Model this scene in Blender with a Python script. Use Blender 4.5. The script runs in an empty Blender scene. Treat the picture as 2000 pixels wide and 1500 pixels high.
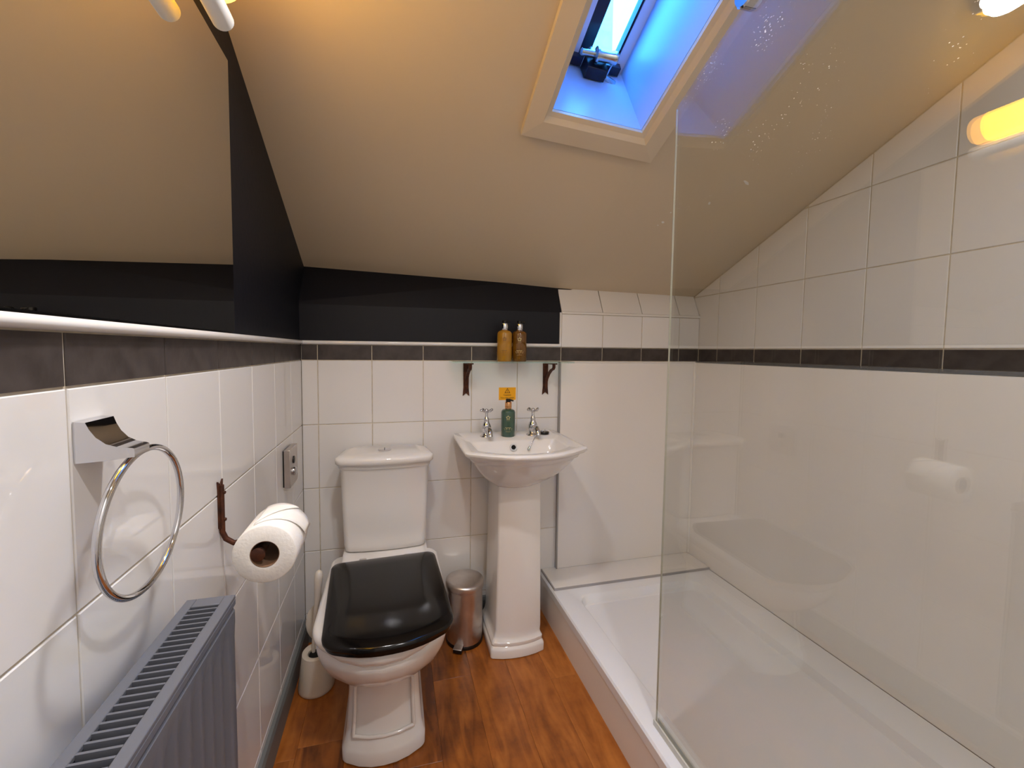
import bpy, bmesh, math, random
from mathutils import Vector, Matrix
random.seed(7)
PI = math.pi
SC = bpy.context.scene
COL = SC.collection
ZB = 1.11            # height of the underside of the dark border tiles above the floor
XR = 1.7676          # right wall tile face

# ------------------------------------------------------------------ camera
cam = bpy.data.cameras.new('camera')
co = bpy.data.objects.new('camera', cam); COL.objects.link(co); SC.camera = co
FPX = 809.4646; PITCH = .0577; ROLL = .0101; YAW = .2442
cam.sensor_width = 36; cam.lens = FPX * 36 / 2000
cam.shift_x = 31.2063 / 2000; cam.shift_y = -19.1258 / 2000
cam.clip_start = .02
Fv = Vector((math.sin(YAW) * math.cos(PITCH), math.cos(YAW) * math.cos(PITCH), -math.sin(PITCH)))
Rv = Vector((math.cos(YAW), -math.sin(YAW), 0)); Uv = Rv.cross(Fv)
R2 = math.cos(ROLL) * Rv + math.sin(ROLL) * Uv
U2 = -math.sin(ROLL) * Rv + math.cos(ROLL) * Uv
co.matrix_world = Matrix(((R2.x, U2.x, -Fv.x, .338), (R2.y, U2.y, -Fv.y, -1.7064), (R2.z, U2.z, -Fv.z, .0445 + ZB), (0, 0, 0, 1)))

# ------------------------------------------------------------------ world, exposure
w = bpy.data.worlds.new('world'); SC.world = w; w.use_nodes = True
bg = w.node_tree.nodes['Background']
bg.inputs[0].default_value = (.05, .33, 1.0, 1); bg.inputs[1].default_value = 20.0
SC.view_settings.view_transform = 'Standard'; SC.view_settings.look = 'None'
SC.view_settings.gamma = 1; SC.view_settings.exposure = 0.22
SC.view_settings.use_curve_mapping = False
CEIL_LIGHT_W = 7.4
REAR_FILL_W = 11.0

# ------------------------------------------------------------------ materials
def lin(c):
    return tuple(((v / 255) / 12.92 if v / 255 <= .04045 else ((v / 255 + .055) / 1.055) ** 2.4) for v in c)
def mat(name, col, rough=.5, metal=0, spec=.5, coat=0, noise=None, bump=None, emit=None, trans=0, ior=1.45, srgb=True):
    m = bpy.data.materials.new(name); m.use_nodes = True
    nt = m.node_tree; b = nt.nodes['Principled BSDF']
    c = lin(col) if srgb else col
    b.inputs['Base Color'].default_value = (*c, 1)
    b.inputs['Roughness'].default_value = rough; b.inputs['Metallic'].default_value = metal
    b.inputs['Specular IOR Level'].default_value = spec; b.inputs['Coat Weight'].default_value = coat
    b.inputs['Coat Roughness'].default_value = .05
    b.inputs['Transmission Weight'].default_value = trans; b.inputs['IOR'].default_value = ior
    tc = nt.nodes.new('ShaderNodeTexCoord')
    if noise:      # (scale, second colour, detail)
        n = nt.nodes.new('ShaderNodeTexNoise'); n.inputs['Scale'].default_value = noise[0]; n.inputs['Detail'].default_value = noise[2]
        nt.links.new(tc.outputs['Object'], n.inputs['Vector'])
        mx = nt.nodes.new('ShaderNodeMix'); mx.data_type = 'RGBA'
        mx.inputs[6].default_value = (*c, 1); mx.inputs[7].default_value = (*(lin(noise[1]) if srgb else noise[1]), 1)
        r = nt.nodes.new('ShaderNodeMapRange'); r.inputs[1].default_value = .35; r.inputs[2].default_value = .65
        nt.links.new(n.outputs['Fac'], r.inputs[0]); nt.links.new(r.outputs[0], mx.inputs[0]); nt.links.new(mx.outputs[2], b.inputs['Base Color'])
    if bump:       # (scale, strength, distance)
        n = nt.nodes.new('ShaderNodeTexNoise'); n.inputs['Scale'].default_value = bump[0]; n.inputs['Detail'].default_value = 3
        nt.links.new(tc.outputs['Object'], n.inputs['Vector'])
        bp = nt.nodes.new('ShaderNodeBump'); bp.inputs['Strength'].default_value = bump[1]; bp.inputs['Distance'].default_value = bump[2]
        nt.links.new(n.outputs['Fac'], bp.inputs['Height']); nt.links.new(bp.outputs['Normal'], b.inputs['Normal'])
    if emit:
        b.inputs['Emission Color'].default_value = (*emit[0], 1); b.inputs['Emission Strength'].default_value = emit[1]
    return m
def glass_mat(name, tint, rough=0.0, specks=False, refl=1.0):
    m = bpy.data.materials.new(name); m.use_nodes = True; nt = m.node_tree
    for n in list(nt.nodes): nt.nodes.remove(n)
    o = nt.nodes.new('ShaderNodeOutputMaterial'); t = nt.nodes.new('ShaderNodeBsdfTransparent'); g = nt.nodes.new('ShaderNodeBsdfGlossy')
    t.inputs[0].default_value = (*tint, 1); g.inputs['Roughness'].default_value = rough; g.inputs[0].default_value = (refl, refl, refl, 1)
    # facing-based Fresnel so that front and back of a pane behave alike
    lw = nt.nodes.new('ShaderNodeLayerWeight'); lw.inputs[0].default_value = .5
    p5 = nt.nodes.new('ShaderNodeMath'); p5.operation = 'POWER'; p5.inputs[1].default_value = 4.0
    nt.links.new(lw.outputs['Facing'], p5.inputs[0])
    mr = nt.nodes.new('ShaderNodeMapRange'); mr.inputs[3].default_value = .06; mr.inputs[4].default_value = .9
    nt.links.new(p5.outputs[0], mr.inputs[0])
    mx = nt.nodes.new('ShaderNodeMixShader')
    nt.links.new(mr.outputs[0], mx.inputs[0]); nt.links.new(t.outputs[0], mx.inputs[1]); nt.links.new(g.outputs[0], mx.inputs[2])
    out = mx
    if specks:   # dried water spots, scattered in clusters over the pane
        tc = nt.nodes.new('ShaderNodeTexCoord')
        v = nt.nodes.new('ShaderNodeTexVoronoi'); v.inputs['Scale'].default_value = 190; v.inputs['Randomness'].default_value = 1
        mp = nt.nodes.new('ShaderNodeMapping'); mp.inputs['Rotation'].default_value = (.5, 0, 0); mp.inputs['Scale'].default_value = (1, .55, 1.25)
        nt.links.new(tc.outputs['Object'], mp.inputs[0]); nt.links.new(mp.outputs[0], v.inputs['Vector'])
        n = nt.nodes.new('ShaderNodeTexNoise'); n.inputs['Scale'].default_value = 11; n.inputs['Detail'].default_value = 3
        nt.links.new(tc.outputs['Object'], n.inputs['Vector'])
        sz = nt.nodes.new('ShaderNodeMapRange'); sz.inputs[1].default_value = .47; sz.inputs[2].default_value = .80; sz.inputs[3].default_value = .0; sz.inputs[4].default_value = .24
        nt.links.new(n.outputs['Fac'], sz.inputs[0])
        sep = nt.nodes.new('ShaderNodeSeparateXYZ'); nt.links.new(tc.outputs['Object'], sep.inputs[0])
        hi = nt.nodes.new('ShaderNodeMapRange'); hi.inputs[1].default_value = 1.35; hi.inputs[2].default_value = 1.6
        nt.links.new(sep.outputs[2], hi.inputs[0])
        mu = nt.nodes.new('ShaderNodeMath'); mu.operation = 'MULTIPLY'; nt.links.new(sz.outputs[0], mu.inputs[0]); nt.links.new(hi.outputs[0], mu.inputs[1])
        lt = nt.nodes.new('ShaderNodeMath'); lt.operation = 'LESS_THAN'
        nt.links.new(v.outputs['Distance'], lt.inputs[0]); nt.links.new(mu.outputs[0], lt.inputs[1])
        f = nt.nodes.new('ShaderNodeMath'); f.operation = 'MULTIPLY'; f.inputs[1].default_value = .7; nt.links.new(lt.outputs[0], f.inputs[0])
        d = nt.nodes.new('ShaderNodeBsdfDiffuse'); d.inputs[0].default_value = (.8, .78, .74, 1)
        tl = nt.nodes.new('ShaderNodeBsdfTranslucent'); tl.inputs[0].default_value = (.8, .78, .74, 1)
        ad = nt.nodes.new('ShaderNodeAddShader'); nt.links.new(d.outputs[0], ad.inputs[0]); nt.links.new(tl.outputs[0], ad.inputs[1])
        m2 = nt.nodes.new('ShaderNodeMixShader'); nt.links.new(f.outputs[0], m2.inputs[0]); nt.links.new(mx.outputs[0], m2.inputs[1]); nt.links.new(ad.outputs[0], m2.inputs[2])
        out = m2
    nt.links.new(out.outputs[0], o.inputs[0])
    return m
def wood_mat():
    m = bpy.data.materials.new('oak_floor'); m.use_nodes = True; nt = m.node_tree; b = nt.nodes['Principled BSDF']
    b.inputs['Roughness'].default_value = .33
    tc = nt.nodes.new('ShaderNodeTexCoord'); oi = nt.nodes.new('ShaderNodeObjectInfo')
    off = nt.nodes.new('ShaderNodeVectorMath'); off.operation = 'SCALE'; off.inputs[0].default_value = (7, 13, 5); nt.links.new(oi.outputs['Random'], off.inputs['Scale'])
    ad = nt.nodes.new('ShaderNodeVectorMath'); ad.operation = 'ADD'; nt.links.new(tc.outputs['Object'], ad.inputs[0]); nt.links.new(off.outputs[0], ad.inputs[1])
    mp = nt.nodes.new('ShaderNodeMapping'); mp.inputs['Scale'].default_value = (9, 1.6, 1); nt.links.new(ad.outputs[0], mp.inputs[0])
    n1 = nt.nodes.new('ShaderNodeTexNoise'); n1.inputs['Scale'].default_value = 3.2; n1.inputs['Detail'].default_value = 6; n1.inputs['Distortion'].default_value = 1.2
    nt.links.new(mp.outputs[0], n1.inputs['Vector'])
    n2 = nt.nodes.new('ShaderNodeTexNoise'); n2.inputs['Scale'].default_value = 9; n2.inputs['Detail'].default_value = 5; n2.inputs['Roughness'].default_value = .65
    nt.links.new(ad.outputs[0], n2.inputs['Vector'])
    cr = nt.nodes.new('ShaderNodeValToRGB'); e = cr.color_ramp.elements
    e[0].position = .3; e[0].color = (*lin((98, 48, 12)), 1); e[1].position = .72; e[1].color = (*lin((190, 116, 48)), 1)
    mid = cr.color_ramp.elements.new(.5); mid.color = (*lin((158, 89, 30)), 1)
    mx = nt.nodes.new('ShaderNodeMath'); mx.operation = 'MULTIPLY_ADD'; mx.inputs[1].default_value = .55
    nt.links.new(n1.outputs['Fac'], mx.inputs[0])
    h = nt.nodes.new('ShaderNodeMath'); h.operation = 'MULTIPLY'; h.inputs[1].default_value = .45; nt.links.new(n2.outputs['Fac'], h.inputs[0]); nt.links.new(h.outputs[0], mx.inputs[2])
    rv = nt.nodes.new('ShaderNodeMapRange'); rv.inputs[3].default_value = -.11; rv.inputs[4].default_value = .11; nt.links.new(oi.outputs['Random'], rv.inputs[0])
    a2 = nt.nodes.new('ShaderNodeMath'); nt.links.new(mx.outputs[0], a2.inputs[0]); nt.links.new(rv.outputs[0], a2.inputs[1])
    nt.links.new(a2.outputs[0], cr.inputs[0])
    # knots
    v = nt.nodes.new('ShaderNodeTexVoronoi'); v.inputs['Scale'].default_value = 4.2; mp2 = nt.nodes.new('ShaderNodeMapping'); mp2.inputs['Scale'].default_value = (1.0, .75, 1)
    nw = nt.nodes.new('ShaderNodeVectorMath'); nw.operation = 'MULTIPLY_ADD'; nw.inputs[1].default_value = (.035, .05, 0); nt.links.new(n2.outputs['Color'], nw.inputs[0]); nt.links.new(ad.outputs[0], nw.inputs[2])
    nt.links.new(nw.outputs[0], mp2.inputs[0]); nt.links.new(mp2.outputs[0], v.inputs['Vector'])
    kr = nt.nodes.new('ShaderNodeMapRange'); kr.inputs[1].default_value = .03; kr.inputs[2].default_value = .17; kr.inputs[3].default_value = .85; kr.inputs[4].default_value = 0
    nt.links.new(v.outputs['Distance'], kr.inputs[0])
    km = nt.nodes.new('ShaderNodeMix'); km.data_type = 'RGBA'; km.inputs[7].default_value = (*lin((70, 26, 6)), 1)
    nt.links.new(kr.outputs[0], km.inputs[0]); nt.links.new(cr.outputs[0], km.inputs[6]); nt.links.new(km.outputs[2], b.inputs['Base Color'])
    return m

M = dict(
    tile=mat('white_tile', (232, 229, 227), .04, spec=.7),
    grout=mat('cream_grout', (214, 202, 182), .8, noise=(40, (196, 184, 164), 3)),
    slate=mat('charcoal_tile', (74, 66, 64), .42, noise=(28, (58, 50, 48), 6), bump=(60, .25, .002)),
    navy=mat('navy_paint', (17, 18, 27), .5, spec=.35, bump=(60, .12, .003)),
    taupe=mat('taupe_paint', (210, 193, 166), .34, spec=.4, bump=(11, .10, .01)),
    casing=mat('taupe_gloss', (213, 197, 172), .3),
    white=mat('white_satin', (232, 232, 230), .3),
    ceramic=mat('white_ceramic', (236, 231, 226), .07, spec=.55, coat=.3),
    acrylic=mat('white_acrylic', (236, 236, 238), .16),
    panel=mat('gloss_panel', (238, 233, 228), .08, spec=.6),
    seal=mat('grey_seal', (172, 168, 168), .45),
    channel=mat('channel_pale', (206, 204, 196), .4),
    alu=mat('aluminium', (170, 168, 166), .35, metal=1),
    black=mat('black_lacquer', (12, 10, 10), .13, spec=.36, noise=(30, (15, 12, 11), 3)),
    plasticblack=mat('black_plastic', (16, 15, 15), .35),
    chrome=mat('chrome', (214, 214, 218), .05, metal=1),
    steel=mat('brushed_steel', (214, 207, 202), .3, metal=1, noise=(18, (200, 192, 188), 2)),
    gold=mat('rose_gold', (224, 168, 116), .12, metal=1),
    rust=mat('rusty_iron', (92, 50, 28), .6, metal=.35, noise=(60, (58, 30, 20), 4), bump=(140, .4, .002)),
    rad=mat('grey_enamel', (104, 106, 114), .38),
    radshade=mat('radiator_inside_shade', (20, 15, 18), .9),  # near black: shade between the grille slats put into the colour
    skirt=mat('grey_skirting', (112, 115, 116), .45),
    paper=mat('tissue_paper', (244, 240, 234), .95, spec=.1, bump=(150, .35, .002)),
    card=mat('cardboard', (140, 106, 82), .8),
    yellow=mat('yellow_label', (250, 176, 8), .5),
    ink=mat('brown_ink', (70, 38, 6), .6),
    gilt=mat('gilt_print', (112, 78, 20), .4),
    pale=mat('pale_print', (196, 184, 130), .5),
    cream=mat('cream_plastic', (226, 216, 202), .35),
    amberA=mat('amber_soap', (206, 150, 44), .12, coat=.5, trans=.4),
    amberB=mat('brown_amber_soap', (150, 100, 24), .08, coat=.5, trans=.55),
    green=mat('green_soap', (66, 96, 80), .1, coat=.5, trans=.25),
    mirror=mat('mirror_silver', (244, 242, 236), .0, metal=1),
    dark=mat('dark_void', (10, 10, 10), .9),
    ledge=mat('charcoal_ledge', (58, 57, 60), .22),
    sash=mat('sash_white', (222, 226, 232), .25),
    gasket=mat('dark_gasket', (22, 26, 44), .4),
    zinc=mat('zinc_fitting', (190, 200, 200), .22, metal=1),
    winder=mat('black_winder', (14, 16, 26), .35),
    render_wall=mat('pale_render', (208, 214, 210), .9, noise=(6, (186, 192, 188), 5)),
    opal=mat('opal_diffuser', (250, 246, 238), .3, emit=((1.0, .97, .95), 24.0)),
    amberglow=mat('amber_diffuser', (250, 190, 60), .3, emit=((1.0, .52, .015), 15.0)),
    ambercap=mat('amber_end_cap', (250, 180, 70), .3, emit=((1.0, .46, .05), 5.5)),
    floorbed=mat('floor_bed', (70, 34, 10), .8),
    reveal=mat('reveal_skylit_blue', (172, 204, 240), .3),  # the sky's blue cast on the reveal is put into the colour
    glassedge=mat('polished_glass_edge', (208, 206, 190), .2),
    door=mat('door_white', (225, 221, 214), .4),
    screen=glass_mat('screen_glass', (.91, .917, .907), specks=True),
    shelfglass=glass_mat('shelf_glass', (.86, .95, .93)),
    pane=glass_mat('window_pane', (.97, .99, 1.0)),
    wood=wood_mat(),
)

# ------------------------------------------------------------------ mesh helpers
def obj(name, bm, m, parent=None, smooth=None, bevel=None):
    me = bpy.data.meshes.new(name)
    bmesh.ops.recalc_face_normals(bm, faces=bm.faces)
    bm.to_mesh(me); bm.free()
    for x in (m if isinstance(m, (list, tuple)) else [m]): me.materials.append(M[x])
    o = bpy.data.objects.new(name, me); COL.objects.link(o)
    if parent: o.parent = parent
    if smooth is not None:
        for p in me.polygons: p.use_smooth = True
        me.set_sharp_from_angle(angle=math.radians(smooth))
    if bevel:
        b = o.modifiers.new('bevel', 'BEVEL'); b.width = bevel; b.segments = 2; b.limit_method = 'ANGLE'
        for p in me.polygons: p.use_smooth = True
        me.set_sharp_from_angle(angle=math.radians(40)); b.harden_normals = False
    return o
def thing(name, label, cat, group=None, loc=(0, 0, 0)):
    o = bpy.data.objects.new(name, None); COL.objects.link(o); o.location = loc; o.empty_display_size = .05
    return tag(o, label, cat, group)
def tag(o, label=None, cat=None, group=None, kind=None):
    if label: o['label'] = label
    if cat: o['category'] = cat
    if group: o['group'] = group
    if kind: o['kind'] = kind
    return o
def struct(o, label, cat):
    return tag(o, label, cat, kind='structure')
def B(): return bmesh.new()
def box(bm, x0, x1, y0, y1, z0, z1, mi=0):
    vs = [bm.verts.new((x, y, z)) for x in (x0, x1) for y in (y0, y1) for z in (z0, z1)]
    for f in ((0, 1, 3, 2), (4, 6, 7, 5), (0, 4, 5, 1), (2, 3, 7, 6), (0, 2, 6, 4), (1, 5, 7, 3)):
        fc = bm.faces.new([vs[i] for i in f]); fc.material_index = mi
    return bm
def loft(bm, rings, cap0=True, cap1=True, closed=False):
    rv = [[bm.verts.new(p) for p in r] for r in rings]
    n = len(rings[0])
    for a, b in zip(rv, rv[1:]):
        for i in range(n):
            bm.faces.new((a[i], a[(i + 1) % n], b[(i + 1) % n], b[i]))
    if cap0: bm.faces.new(rv[0])
    if cap1: bm.faces.new(list(reversed(rv[-1])))
    return bm
def lathe(bm, prof, c=(0, 0, 0), axis='z', n=28, caps=True):
    rings = []
    for r, h in prof:
        ring = []
        for i in range(n):
            a = 2 * PI * i / n; u, v = r * math.cos(a), r * math.sin(a)
            p = {'z': (u, v, h), 'y': (u, h, v), 'x': (h, u, v)}[axis]
            ring.append((p[0] + c[0], p[1] + c[1], p[2] + c[2]))
        rings.append(ring)
    return loft(bm, rings, caps, caps)
def tube(bm, pts, r, n=10, caps=True, closed=False):
    pts = [Vector(p) for p in pts]; rings = []; m = len(pts)
    rs = r if isinstance(r, (list, tuple)) else [r] * m
    prev = None
    for i, p in enumerate(pts):
        if closed: t = pts[(i + 1) % m] - pts[i - 1]
        else: t = pts[min(i + 1, m - 1)] - pts[max(i - 1, 0)]
        t.normalize()
        up = prev if prev is not None else (Vector((0, 0, 1)) if abs(t.z) < .9 else Vector((1, 0, 0)))
        s = t.cross(up).normalized(); u = s.cross(t).normalized(); prev = u
        rings.append([p + rs[i] * (math.cos(2 * PI * k / n) * s + math.sin(2 * PI * k / n) * u) for k in range(n)])
    if closed:
        rv = [[bm.verts.new(p) for p in rr] for rr in rings]
        for j in range(m):
            a, b = rv[j], rv[(j + 1) % m]
            for i in range(n): bm.faces.new((a[i], a[(i + 1) % n], b[(i + 1) % n], b[i]))
        return bm
    return loft(bm, rings, caps, caps)
def prism(bm, poly, fn, t0, t1):
    """poly: 2-D outline, fn(u, v, t) -> point"""
    return loft(bm, [[fn(u, v, t0) for u, v in poly], [fn(u, v, t1) for u, v in poly]])
def outline(cx, hwb, hwf, yb, yf, rb, rf, bow=0, k=5, e=6):
    """plan outline: back edge at yb (wall side), front corners at yf, front bowed out by bow"""
    pts = []
    def arc(px, py, r, a0, a1):
        for i in range(k + 1):
            a = a0 + (a1 - a0) * i / k; pts.append((px + r * math.cos(a), py + r * math.sin(a)))
    arc(cx - hwb + rb, yb - rb, rb, PI, PI / 2)
    arc(cx + hwb - rb, yb - rb, rb, PI / 2, 0)
    sl = math.atan2(bow * 2.2, hwf) if bow else 0
    arc(cx + hwf - rf, yf + rf, rf, 0, -PI / 2 + sl)
    xr, yr = pts[-1]; xl = 2 * cx - xr
    for i in range(1, e):
        u = 1 - 2 * i / e; pts.append((cx + (xr - cx) * u, yr - bow * (1 - abs(u) ** 2.2)))
    arc(cx - hwf + rf, yf + rf, rf, -PI / 2 - sl, -PI)
    return pts
def ring(z, *a, **kw): return [(x, y, z) for x, y in outline(*a, **kw)]

# ------------------------------------------------------------------ ceiling surface
def interp(x, xs, ys):
    if x <= xs[0]: return ys[0] + (ys[1] - ys[0]) * (x - xs[0]) / (xs[1] - xs[0])
    for i in range(len(xs) - 1):
        if x <= xs[i + 1] or i == len(xs) - 2: return ys[i] + (ys[i + 1] - ys[i]) * (x - xs[i]) / (xs[i + 1] - xs[i])
def cz(x, y):
    a = interp(x, [0, 1.057, 1.7676], [.4227, .352, .335]); b = interp(x, [0, 1.7676], [.473, .455])
    return a - b * y + ZB
WX0, WX1, WY0, WY1 = .743, 1.009, -.652, -1.30     # skylight opening
YREAR = -2.35
bm = B(); xs = [-.08, 0, .35, WX0 - .007, WX1 + .007, 1.0577, 1.4, XR + .06]; ys = [.2, 0, -.35, WY0 + .007, WY1 - .007, -1.6, -2.0]
V = [[bm.verts.new((x, y, cz(x, y))) for y in ys] for x in xs]
for i in range(len(xs) - 1):
    for j in range(len(ys) - 1):
        if i == 3 and j == 3: continue
        bm.faces.new((V[i][j], V[i + 1][j], V[i + 1][j + 1], V[i][j + 1]))
rear = [bm.verts.new((x, YREAR - .05, cz(x, -2.0))) for x in xs]
for i in range(len(xs) - 1): bm.faces.new((V[i][-1], V[i + 1][-1], rear[i + 1], rear[i]))
ceiling = obj('ceiling', bm, 'taupe')
for p in ceiling.data.polygons:
    if p.normal.z > 0: p.flip()
sol = ceiling.modifiers.new('thickness', 'SOLIDIFY'); sol.thickness = .045; sol.offset = -1
struct(ceiling, 'sloping taupe painted attic ceiling', 'ceiling')

for (px, py, L, ww, ang) in ((1.459, -.558, .040, .009, .35), (1.398, -.466, .014, .009, 1.1), (1.29, -.365, .014, .009, .3), (1.281, -.349, .007, .004, .9), (1.289, -.409, .006, .005, 0)):
    bm = B(); vs = []
    for k in range(9):
        a = 2 * PI * k / 9; rr_ = random.uniform(.65, 1.15); u, v = L / 2 * rr_ * math.cos(a), ww / 2 * rr_ * math.sin(a)
        vs.append((px + u * math.cos(ang) - v * math.sin(ang), py + u * math.sin(ang) + v * math.cos(ang)))
    loft(bm, [[(u, v, cz(u, v) + .001) for u, v in vs], [(u, v, cz(u, v) - .0006) for u, v in vs]]); obj('paint_chip', bm, 'white', ceiling)

# ------------------------------------------------------------------ tiles
G = .0015      # half joint
_tcache = {}
def tile(name, poly, fn, m, parent, key=None, th=.007, ch=.0012):
    """poly: outline in wall coords (already without joint), fn(u, v, d): d = distance proud of the tile face (0) or behind (-)"""
    if len(poly) < 3: return None
    cx = sum(p[0] for p in poly) / len(poly); cy = sum(p[1] for p in poly) / len(poly)
    o0 = Vector(fn(cx, cy, 0))
    k = (key, m, tuple((round(p[0] - cx, 4), round(p[1] - cy, 4)) for p in poly)) if key else None
    if k and k in _tcache: me = _tcache[k]
    else:
        bm = B()
        def ins(p, d):
            l = math.hypot(p[0] - cx, p[1] - cy); return (p[0] - (p[0] - cx) / l * d * 1.3, p[1] - (p[1] - cy) / l * d * 1.3)
        loft(bm, [[Vector(fn(u, v, -th)) - o0 for u, v in poly], [Vector(fn(u, v, -ch)) - o0 for u, v in poly],
                  [Vector(fn(u, v, 0)) - o0 for u, v in [ins(p, ch) for p in poly]]])
        bmesh.ops.recalc_face_normals(bm, faces=bm.faces)
        me = bpy.data.meshes.new(name); bm.to_mesh(me); bm.free(); me.materials.append(M[m])
        if k: _tcache[k] = me
    o = bpy.data.objects.new(name, me); COL.objects.link(o); o.parent = parent; o.location = o0
    return o
def clip(poly, a, b, c):
    """keep a*u + b*v <= c"""
    out = []
    for i in range(len(poly)):
        p, q = poly[i], poly[(i + 1) % len(poly)]; dp = a * p[0] + b * p[1] - c; dq = a * q[0] + b * q[1] - c
        if dp <= 0: out.append(p)
        if dp * dq < 0:
            t = dp / (dp - dq); out.append((p[0] + (q[0] - p[0]) * t, p[1] + (q[1] - p[1]) * t))
    res = []
    for p in out:
        if not res or math.hypot(p[0] - res[-1][0], p[1] - res[-1][1]) > .004: res.append(p)
    if len(res) > 2 and math.hypot(res[0][0] - res[-1][0], res[0][1] - res[-1][1]) < .004: res.pop()
    return res
def rect(u0, u1, v0, v1): return [(u0 + G, v0 + G), (u1 - G, v0 + G), (u1 - G, v1 - G), (u0 + G, v1 - G)]
ROWS = [(ZB - .25 * (i + 1), ZB - .25 * i) for i in range(4)] + [(.0, ZB - 1.0)]
BAND = (ZB, ZB + .06)

# left wall
bm = B()
prof = [(.22, 0), (.22, cz(0, .22) + .02), (-2.0, cz(0, -2.0) + .02), (YREAR - .05, cz(0, -2.0) + .02), (YREAR - .05, 0)]
prism(bm, prof, lambda u, v, t: (t, u, v), -.10, -.006)
wall_left = struct(obj('wall_left', bm, 'navy'), 'left wall painted dark navy above glossy white tiles', 'wall')
bm = B(); box(bm, -.008, -.0022, YREAR, .0, 0, ZB + .062); obj('grout_bed', bm, 'grout', wall_left)
fL = lambda u, v, d: (d, -u, v)
cols = [0, .1681] + [.1681 + .2 * i for i in range(1, 12)]
for a, b in zip(cols, cols[1:]):
    for r0, r1 in ROWS: tile('tile', rect(a, b, r0, r1), fL, 'tile', wall_left, 'L')
    tile('border_tile', rect(a, b, *BAND), fL, 'slate', wall_left, 'L')
bm = B()
rail = [(-.006, ZB + .0605), (.004, ZB + .0605), (.009, ZB + .064), (.0095, ZB + .069), (.006, ZB + .0745), (-.006, ZB + .0755)]
prism(bm, rail, lambda u, v, t: (u, t, v), .0, YREAR)
struct(obj('trim_left', bm, 'tile', smooth=50), 'white ceramic bullnose strip along the left wall below the mirror', 'trim')

# back wall (knee wall with a sloped top that leans away from the room)
ZF = ZB + .213
bm = B()
rings = []
for x, top in ((-.08, (.17, .17 * 1.5)), (XR + .08, (.12, .12 * 2.25))):
    rings.append([(x, .2, 0), (x, .006, 0), (x, .006, ZF), (x, .006 + top[0], ZF + top[1]), (x, .2, ZF + top[1])])
loft(bm, rings)
wall_back = struct(obj('wall_back', bm, 'navy'), 'low back wall painted navy above white tiles, with sloped top', 'wall')
bm = B(); box(bm, 0, XR, .0022, .008, 0, ZB + .062); box(bm, 1.053, XR, .0022, .008, ZB + .06, ZF); obj('grout_bed', bm, 'grout', wall_back)
fB = lambda u, v, d: (u, -d, v)
bc = [0] + [.0577 + .2 * i for i in range(9)] + [XR]
for a, b in zip(bc, bc[1:]):
    tile('border_tile', rect(a, b, *BAND), fB, 'slate', wall_back, 'B')
    if a < 1.05:
        for r0, r1 in ROWS: tile('tile', rect(a, b, r0, r1), fB, 'tile', wall_back, 'B')
    else:
        tile('tile', rect(a, b, ZB + .06, ZF - .006), fB, 'tile', wall_back, 'B')
        # tiles on the sloped top
        def fS(u, v, d):
            s = interp(u, [-.08, XR + .08], [1.5, 2.25]); L = math.hypot(1, s)
            return (u, v / L - d * s / L, ZF + .003 + v * s / L + d / L)
        tile('tile', rect(a, b, .002, .17), fS, 'tile', wall_back)
bm = B()
prism(bm, rail, lambda u, v, t: (t, -u, v), 0, 1.0535)
struct(obj('trim_back', bm, 'tile', smooth=50), 'white ceramic bullnose strip on the back wall above the toilet', 'trim')
bm = B()
prism(bm, [(.004, ZF - .006), (-.003, ZF - .005), (-.004, ZF), (-.002, ZF + .004), (.006, ZF + .006)], lambda u, v, t: (t, u, v), 1.0577, XR)
struct(obj('trim_fold', bm, 'tile', smooth=50), 'white tile edge strip along the fold of the back wall', 'trim')
bm = B(); box(bm, 1.050, 1.0577 - G, -.001, .007, ZB + .0605, ZF); obj('tile_edge', bm, 'tile', wall_back)

# right wall
bm = B()
prof = [(.22, 0), (.22, cz(XR, .22) + .02), (-2.0, cz(XR, -2.0) + .02), (YREAR - .05, cz(XR, -2.0) + .02), (YREAR - .05, 0)]
prism(bm, prof, lambda u, v, t: (t, u, v), XR + .0022, XR + .10)
wall_right = struct(obj('wall_right', bm, 'grout'), 'right wall with white tiles above the shower panel', 'wall')
fR = lambda u, v, d: (XR - d, -u, v)
rc = [0, .1164] + [.1164 + .2 * i for i in range(1, 12)]
rc[0] = -.15
for a, b in zip(rc, rc[1:]):
    tile('border_tile', rect(max(a, 0), b, *BAND), fR, 'slate', wall_right, 'R')
    for k in range(6):
        p = rect(a, b, ZB + .06 + .25 * k, ZB + .31 + .25 * k)
        # keep below the ceiling: z <= .335+ZB + .455*u
        p = clip(p, -.455, 1, .335 + ZB - .004)
        if len(p) > 2: tile('tile', p, fR, 'tile', wall_right, 'R')

# rear wall with a door behind the camera
bm = B(); box(bm, -.08, XR + .08, YREAR - .1, YREAR, 0, cz(0, -2.0) + .05)
wall_rear = struct(obj('wall_rear', bm, 'white'), 'plain white wall behind the viewer', 'wall')
bm = B(); box(bm, .12, .88, YREAR, YREAR + .03, 0, 1.98)
door = struct(obj('door_1', bm, 'door', bevel=.004), 'white panelled door behind the viewer', 'door')
bm = B(); tube(bm, [(.8, YREAR + .03, 1.0), (.8, YREAR + .08, 1.0), (.7, YREAR + .085, 1.0)], .009); obj('door_handle', bm, 'chrome', door, smooth=40)

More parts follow.
